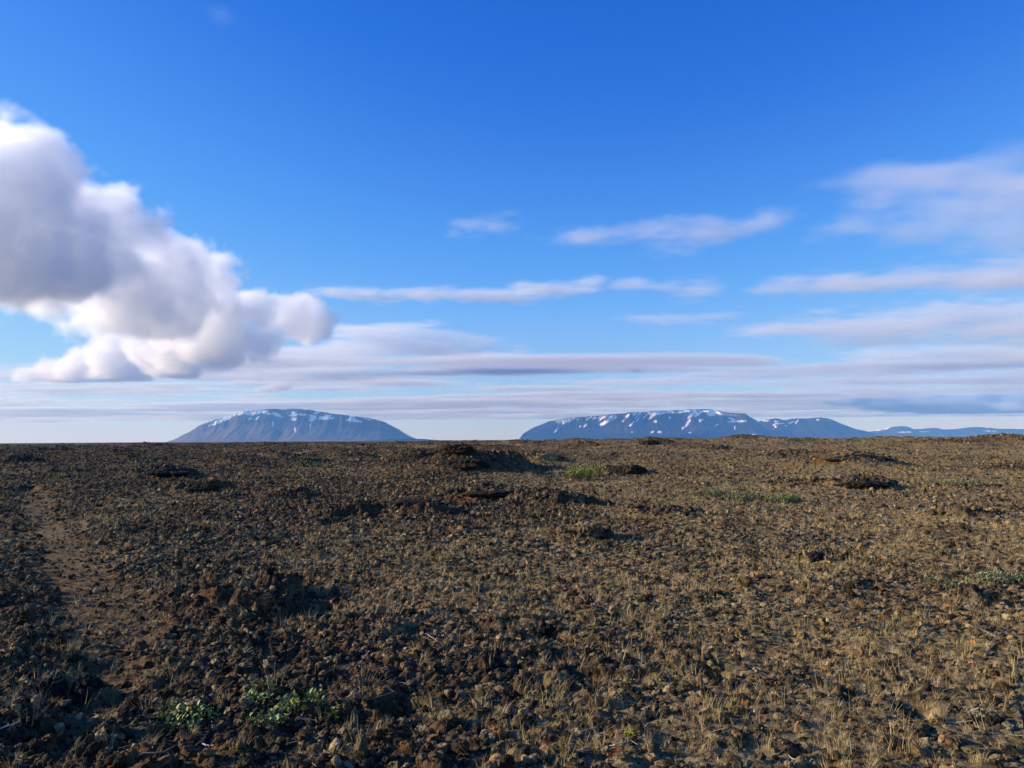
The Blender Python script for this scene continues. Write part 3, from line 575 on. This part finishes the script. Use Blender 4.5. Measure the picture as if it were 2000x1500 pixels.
O('lava_stone', 88, 1365, 68, 34, 16, 'large dark boulder at lower left with grass before it', BLACK, sub=5)
O('lava_stone', 162, 1374, 62, 32, 17, 'large dark boulder at lower left, right of the grassy one', BLACK, sub=5)
O('lava_stone', 1182, 1425, 60, 28, 18, 'rounded brown stone with deep shadow to its right', BROWN, sub=5)
O('lava_stone', 1192, 1382, 30, 14, 19, 'flat tan-green stone behind the rounded brown stone', TAN, sub=4)
O('lava_stone', 776, 1400, 22, 14, 20, 'orange lichen-covered stone right of the dark foreground hollow', ORANGE, sub=4)
O('lava_stone', 728, 1368, 16, 18, 21, 'small orange stone above the dark foreground hollow', ORANGE, sub=4)
O('lava_stone', 975, 1438, 30, 14, 212, 'orange lichened stone among rubble low in the centre', ORANGE, sub=4)
O('lava_stone', 842, 1440, 20, 16, 213, 'reddish upright stone low in the picture, right of the pale lichened one', BROWN, sub=4)
O('lava_stone', 1378, 1332, 30, 22, 214, 'brown lump at the left rim of a small black pocket', BROWN, sub=4)
O('lava_stone', 700, 1342, 20, 18, 215, 'pale green lichened stone above the orange one', TAN, sub=4)
O('lava_stone', 336, 1243, 20, 14, 216, 'small bluish grey stone on the right side of the worn track', ROCK, sub=4)
O('lava_stone', 272, 1270, 24, 13, 217, 'dark rounded stone in the middle of the worn track', BROWN, sub=4)
O('lava_stone', 1600, 1095, 34, 12, 218, 'dark stone hump at right-centre behind a shaded dip', BLACK, sub=4)

# ---- living plants
def leaf_mat(name, a, b, c_):
    k = Mat(name, .55, .3); g_ = k.N.new('ShaderNodeNewGeometry'); return k.col(k.ramp(g_.outputs['Random Per Island'], [(0.0, a), (0.5, b), (1.0, c_)]))
WILLOW = leaf_mat('willow_leaf', (0.12, 0.165, 0.02), (0.21, 0.27, 0.045), (0.36, 0.40, 0.17)); WPALE = leaf_mat('woolly_willow_leaf', (0.15, 0.17, 0.06), (0.23, 0.25, 0.10), (0.33, 0.34, 0.17))
BRIGHT = leaf_mat('bright_leaf', (0.16, 0.20, 0.015), (0.30, 0.36, 0.03), (0.40, 0.46, 0.06))
BARK = Mat('twig_bark', .8, .2); q = BARK.noise(BARK.obj(), 30, 4); BARK = BARK.col(BARK.mix(q, (0.12, 0.085, 0.06), (0.24, 0.19, 0.15)))
BLEACH = Mat('bleached_wood', .75, .25); q = BLEACH.noise(BLEACH.obj(), 25, 4); BLEACH = BLEACH.col(BLEACH.mix(q, (0.30, 0.27, 0.24), (0.62, 0.58, 0.52)))
def tube(V, F, pts, r0, r1, ns=5):
    pts = [Vector(q) for q in pts]; n_ = len(pts)
    for i, q in enumerate(pts):
        d_ = (pts[min(i + 1, n_ - 1)] - pts[max(i - 1, 0)]).normalized(); s_ = d_.cross(Vector((0, 0, 1)));
        if s_.length < .01: s_ = Vector((1, 0, 0))
        s_.normalize(); u_ = s_.cross(d_); r = r0 + (r1 - r0) * i / (n_ - 1)
        for j in range(ns): a = 2 * math.pi * j / ns; V.append(tuple(q + s_ * math.cos(a) * r + u_ * math.sin(a) * r))
    b = len(V) - n_ * ns
    for i in range(n_ - 1):
        for j in range(ns): F.append((b + i * ns + j, b + i * ns + (j + 1) % ns, b + (i + 1) * ns + (j + 1) % ns, b + (i + 1) * ns + j))
    F.append(tuple(b + j for j in range(ns))); F.append(tuple(b + (n_ - 1) * ns + j for j in range(ns)))
def leaf(V, F, c, d, up, L_, W_):
    s_ = d.cross(up).normalized(); b = len(V)
    prof = [(0, .05), (.25, .75), (.55, 1), (.82, .7), (1, .05)]
    for t, w in prof:
        q = c + d * (L_ * t) + up * (L_ * .10 * math.sin(t * 3.1)); V += [tuple(q - s_ * W_ * w + up * W_ * .25 * w), tuple(q), tuple(q + s_ * W_ * w + up * W_ * .25 * w)]
    for i in range(4):
        F += [(b + 3 * i, b + 3 * i + 1, b + 3 * i + 4, b + 3 * i + 3), (b + 3 * i + 1, b + 3 * i + 2, b + 3 * i + 5, b + 3 * i + 4)]
def plant(name, px, py, wpx, hpx, n_st, lv_, ln_, wd_, mat, label, seed, cat='shrub', deep=0.7):
    x, y, z = surf_pt(px, py); k = math.hypot(x, y) / FPX; R_, H_ = wpx * k / 2, hpx * k; r = np.random.default_rng(seed)
    root = bpy.data.objects.new(name, None); C.objects.link(root); root.location = (x, y, z); root.empty_display_size = .05; tag(root, label, cat)
    V, F, SV, SF = [], [], [(0, 0, -.03)], []
    for i in range(n_st):
        a = r.uniform(0, 6.283); q = math.sqrt(r.random()); bx, by = R_ * q * math.cos(a), R_ * q * math.sin(a) * deep; gz = float(surf(x + bx, y + by)[0]) - z
        h = H_ * r.uniform(.45, 1.0) * (1 - .35 * q); tip = Vector((bx + r.normal(0, .3) * h, by + r.normal(0, .3) * h, gz + h)); b0 = Vector((bx, by, gz - .01))
        mid = b0.lerp(tip, .5) + Vector((r.normal(0, .1) * h, r.normal(0, .1) * h, 0)); q0 = len(SV); tube(SV, SF, [b0, mid, tip], .0022 * max(1, k * 220), .0010 * max(1, k * 220), 4); SF.append((0, q0, q0 + 1)); SF.append((0, q0 + 2, q0 + 3))
        for j in range(lv_):
            t = r.uniform(.25, 1.05); c = b0.lerp(mid, t * 2) if t < .5 else mid.lerp(tip, t * 2 - 1); an = r.uniform(0, 6.283); el = r.uniform(.3, 1.3)
            d_ = Vector((math.cos(an) * math.cos(el), math.sin(an) * math.cos(el), math.sin(el))); up = Vector((-math.cos(an) * math.sin(el), -math.sin(an) * math.sin(el), math.cos(el)))
            leaf(V, F, c, d_, up, ln_ * r.uniform(.6, 1.2), wd_ * r.uniform(.7, 1.2))
    o = mesh_obj('foliage', V, F, mat, True); o.parent = root; s_ = mesh_obj('stem', SV, SF, BARK, True); s_.parent = root; return root
W = plant
W('willow_plant', 372, 1415, 100, 36, 26, 7, .034, .009, WILLOW, 'small pale green willow plant at lower left, leftmost of the near leafy ones', 1)
W('willow_plant', 345, 1395, 46, 22, 9, 7, .030, .009, WILLOW, 'tiny pale willow sprig just behind the leftmost near leafy plant', 11)
W('willow_plant', 500, 1375, 76, 30, 22, 7, .034, .009, WILLOW, 'pale green willow plant in the rear left of the biggest near leafy clump', 2)
W('willow_plant', 560, 1395, 80, 30, 24, 7, .034, .009, WILLOW, 'pale green willow plant in the right half of the biggest near leafy clump', 3)
W('willow_plant', 515, 1418, 70, 22, 18, 7, .032, .009, WILLOW, 'pale green willow plant at the front edge of the biggest near leafy clump', 4)
W('willow_plant', 622, 1376, 36, 24, 10, 7, .032, .009, WILLOW, 'small upright willow sprig right of the biggest near leafy clump', 5)
W('willow_plant', 648, 1398, 30, 18, 8, 7, .030, .009, WILLOW, 'tiny willow sprig rightmost of the near leafy ones', 6)
W('leafy_shrub', 1132, 938, 52, 34, 80, 16, .07, .022, BRIGHT, 'bright yellow-green shrub at the left foot of a dark outcrop', 7)
W('leafy_shrub', 1158, 930, 36, 26, 40, 16, .07, .022, BRIGHT, 'smaller bright green shrub touching the dark outcrop', 72)
W('willow_patch', 1385, 968, 80, 13, 90, 12, .045, .015, WPALE, 'grey-green willow patch at right-centre, left end of the long row', 8)
W('willow_patch', 1455, 974, 90, 16, 110, 12, .045, .015, WPALE, 'grey-green willow patch in the middle of the long row at right-centre', 9)
W('willow_patch', 1525, 980, 60, 18, 80, 12, .045, .015, WILLOW, 'greener willow patch at the right end of the long row', 10)
W('willow_patch', 1870, 948, 90, 14, 80, 12, .055, .018, WPALE, 'pale willow patch far right on the straw-coloured flat', 110)
W('willow_patch', 1885, 912, 60, 10, 50, 12, .07, .022, WPALE, 'farthest pale willow patch at right, behind the other on the flat', 12)
W('willow_patch', 1850, 1148, 80, 20, 44, 10, .036, .011, WPALE, 'low silvery willow patch near the right edge, left one of two', 13)
W('willow_patch', 1950, 1138, 100, 22, 54, 10, .036, .011, WPALE, 'low silvery willow patch cut by the right edge', 14)
W('herb', 118, 932, 30, 7, 30, 10, .06, .02, BRIGHT, 'small yellow-green plant among dark lava at far left', 15, 'plant')
W('herb', 610, 912, 70, 6, 40, 10, .08, .028, BRIGHT, 'thin yellow-green strip of plants left of the central mound', 16, 'plant')
W('herb', 1450, 904, 50, 6, 30, 10, .08, .028, BRIGHT, 'small yellow-green plant in the right middle distance', 17, 'plant')
W('herb', 1482, 1432, 20, 14, 8, 8, .018, .006, BRIGHT, 'tiny green herb below the white seed head', 18, 'plant')
REDL = leaf_mat('red_leaf', (0.28, 0.03, 0.015), (0.40, 0.06, 0.02), (0.45, 0.10, 0.03)); PINK = leaf_mat('pink_petal', (0.30, 0.03, 0.10), (0.42, 0.05, 0.16), (0.5, 0.1, 0.2))
W('herb', 1202, 1478, 24, 12, 8, 8, .014, .006, REDL, 'small herb with red autumn leaves at the bottom centre', 19, 'plant')
W('flower', 658, 1455, 14, 10, 8, 8, .009, .004, PINK, 'small magenta flower cushion left of the pale standing stone', 20, 'flower')
x, y, z = surf_pt(1236, 1438); m_ = tag(cushion('moss_cushion', 901, leafy('yellow_moss', [(0.0, (0.16, 0.15, 0.02)), (1.0, (0.26, 0.23, 0.04))]), True, 4), 'round yellow-green moss cushion at the bottom centre', 'moss'); m_.location = (x, y, z + .01); m_.scale = (.045, .04, .04)
x, y, z = surf_pt(1475, 1412); root = bpy.data.objects.new('seed_head', None); C.objects.link(root); root.location = (x, y, z); tag(root, 'round white seed head on a short stem at lower right', 'flower')
V, F = [], []; tube(V, F, [(0, 0, -.01), (.004, 0, .03), (0, 0, .055)], .0014, .001); mesh_obj('stem', V, F, BARK, True).parent = root
wh = Mat('seed_fluff', 1, .1); w = hv * (1 + .25 * n3(hv, .15, 3, 2))[:, None] * .008 + np.array([0, 0, .060]); mesh_obj('fluff', w, hf, wh.col((.42, .40, .36)), True).parent = root

# ---- dead wood lying on the ground
def branch(name, pix, r0, label, mat=BLEACH, sides=2, seed=0, lift=.012):
    r = np.random.default_rng(seed); pts = []
    for px, py in pix: x, y, z = surf_pt(px, py); pts.append(Vector((x, y, z + lift)))
    fine = []
    for a, b in zip(pts[:-1], pts[1:]):
        for t in (0, .33, .66): fine.append(a.lerp(b, t) + Vector((r.normal(0, .004), r.normal(0, .004), r.normal(0, .003))))
    fine.append(pts[-1]); V, F = [], []; base = fine[0].copy(); fine = [q - base for q in fine]; tube(V, F, fine, r0, r0 * .35, 6)
    for s_ in range(sides):
        i = int(r.integers(1, max(2, len(fine) - 1))); d_ = Vector((r.normal(), r.normal(), abs(r.normal()) * .5)).normalized() * (fine[-1] - fine[0]).length * r.uniform(.15, .35)
        tube(V, F, [fine[i], fine[i] + d_ * .5 + Vector((0, 0, .01)), fine[i] + d_], r0 * .5, r0 * .15, 5)
    o = mesh_obj(name, V, F, mat, True); o.location = base; return tag(o, label, 'branch')
branch('dead_branch', [(690, 1372), (722, 1378), (770, 1362), (812, 1336), (850, 1318)], .0055, 'long grey curved dead branch arching over the dark foreground hollow', BARK, 3, 1, .03)
branch('dead_branch', [(268, 1482), (318, 1476), (362, 1452), (402, 1440)], .0055, 'grey dead branch at the bottom left below the willow plants', BARK, 3, 2)
branch('dead_branch', [(585, 1408), (612, 1411), (632, 1420)], .004, 'short bleached stick in front of the biggest near leafy clump', BLEACH, 1, 3)
branch('dead_branch', [(396, 1459), (418, 1460)], .005, 'short white stick lying below the leftmost leafy plant', BLEACH, 0, 4)
branch('dead_branch', [(368, 1480), (395, 1450), (412, 1430)], .0035, 'thin brown stick leaning up behind the white stick', BARK, 1, 5)
branch('dead_branch', [(1128, 1440), (1150, 1428), (1164, 1428)], .003, 'thin pale forked twig left of the moss cushion', BLEACH, 3, 6)
branch('dead_branch', [(1190, 1462), (1212, 1456), (1232, 1452)], .003, 'thin pale twig between the moss cushion and the red herb', BLEACH, 3, 7)
branch('dead_branch', [(1925, 1285), (1945, 1252), (1972, 1228)], .0035, 'pale curved twig near the right edge', BLEACH, 2, 8, .03)
branch('dead_branch', [(832, 1240), (842, 1248), (856, 1258)], .003, 'short pale twig in the left-centre foreground', BLEACH, 1, 9)
branch('dead_branch', [(0, 1428), (22, 1420), (40, 1412)], .004, 'white stick at the left edge in the foreground', BLEACH, 1, 10)
branch('dead_branch', [(1540, 1482), (1562, 1494), (1590, 1494)], .003, 'forked pale twig at the bottom edge, right of centre', BLEACH, 3, 11)

# ---- the nearest grass tufts and stones, one object each
def near(name, coll, n_, dmax, size, tag_, seed, ok, tiltv, lift=0.0):
    r = np.random.default_rng(seed); shapes = [s_.data for s_ in coll.objects]; c = 0; tries = 0
    while c < n_ and tries < 5000:
        tries += 1; px, py = r.uniform(5, 1995), 1496 - 330 * r.random() ** 1.6; x, y = ground_pt(px, py); xa, ya = np.array([x]), np.array([y])
        if r.random() > ok(xa, ya)[0]: continue
        o = bpy.data.objects.new(name, shapes[int(r.integers(0, len(shapes)))]); C.objects.link(o); s_ = size * r.uniform(.6, 1.35)
        o.location = (x, y, float(surf(x, y)[0]) + lift * s_); o.scale = (s_,) * 3; o.rotation_euler = (r.normal(0, tiltv), r.normal(0, tiltv), r.uniform(0, 6.28)); tag(o, *tag_); c += 1
near('grass_tuft', tufts, 150, 9, 0.72, ('dry straw-coloured grass tuft growing between the foreground stones', 'grass tuft', 'dry grass tufts in the foreground'), 7,
     lambda x, y: np.clip(.3 + 1.4 * fbm(x / .55, y / .55, 200, 3), .04, 1) * (1 - .5 * path_mask(x, y)), .12)
near('rubble_stone', protos, 110, 9, .042, ('rough fist-sized lava stone lying loose in the foreground rubble', 'stone', 'loose lava stones in the foreground'), 8,
     lambda x, y: np.clip(.5 + .9 * fbm(x / .8, y / .8, 230, 3), .1, 1) * (1 - .8 * path_mask(x, y)), .5, .25)
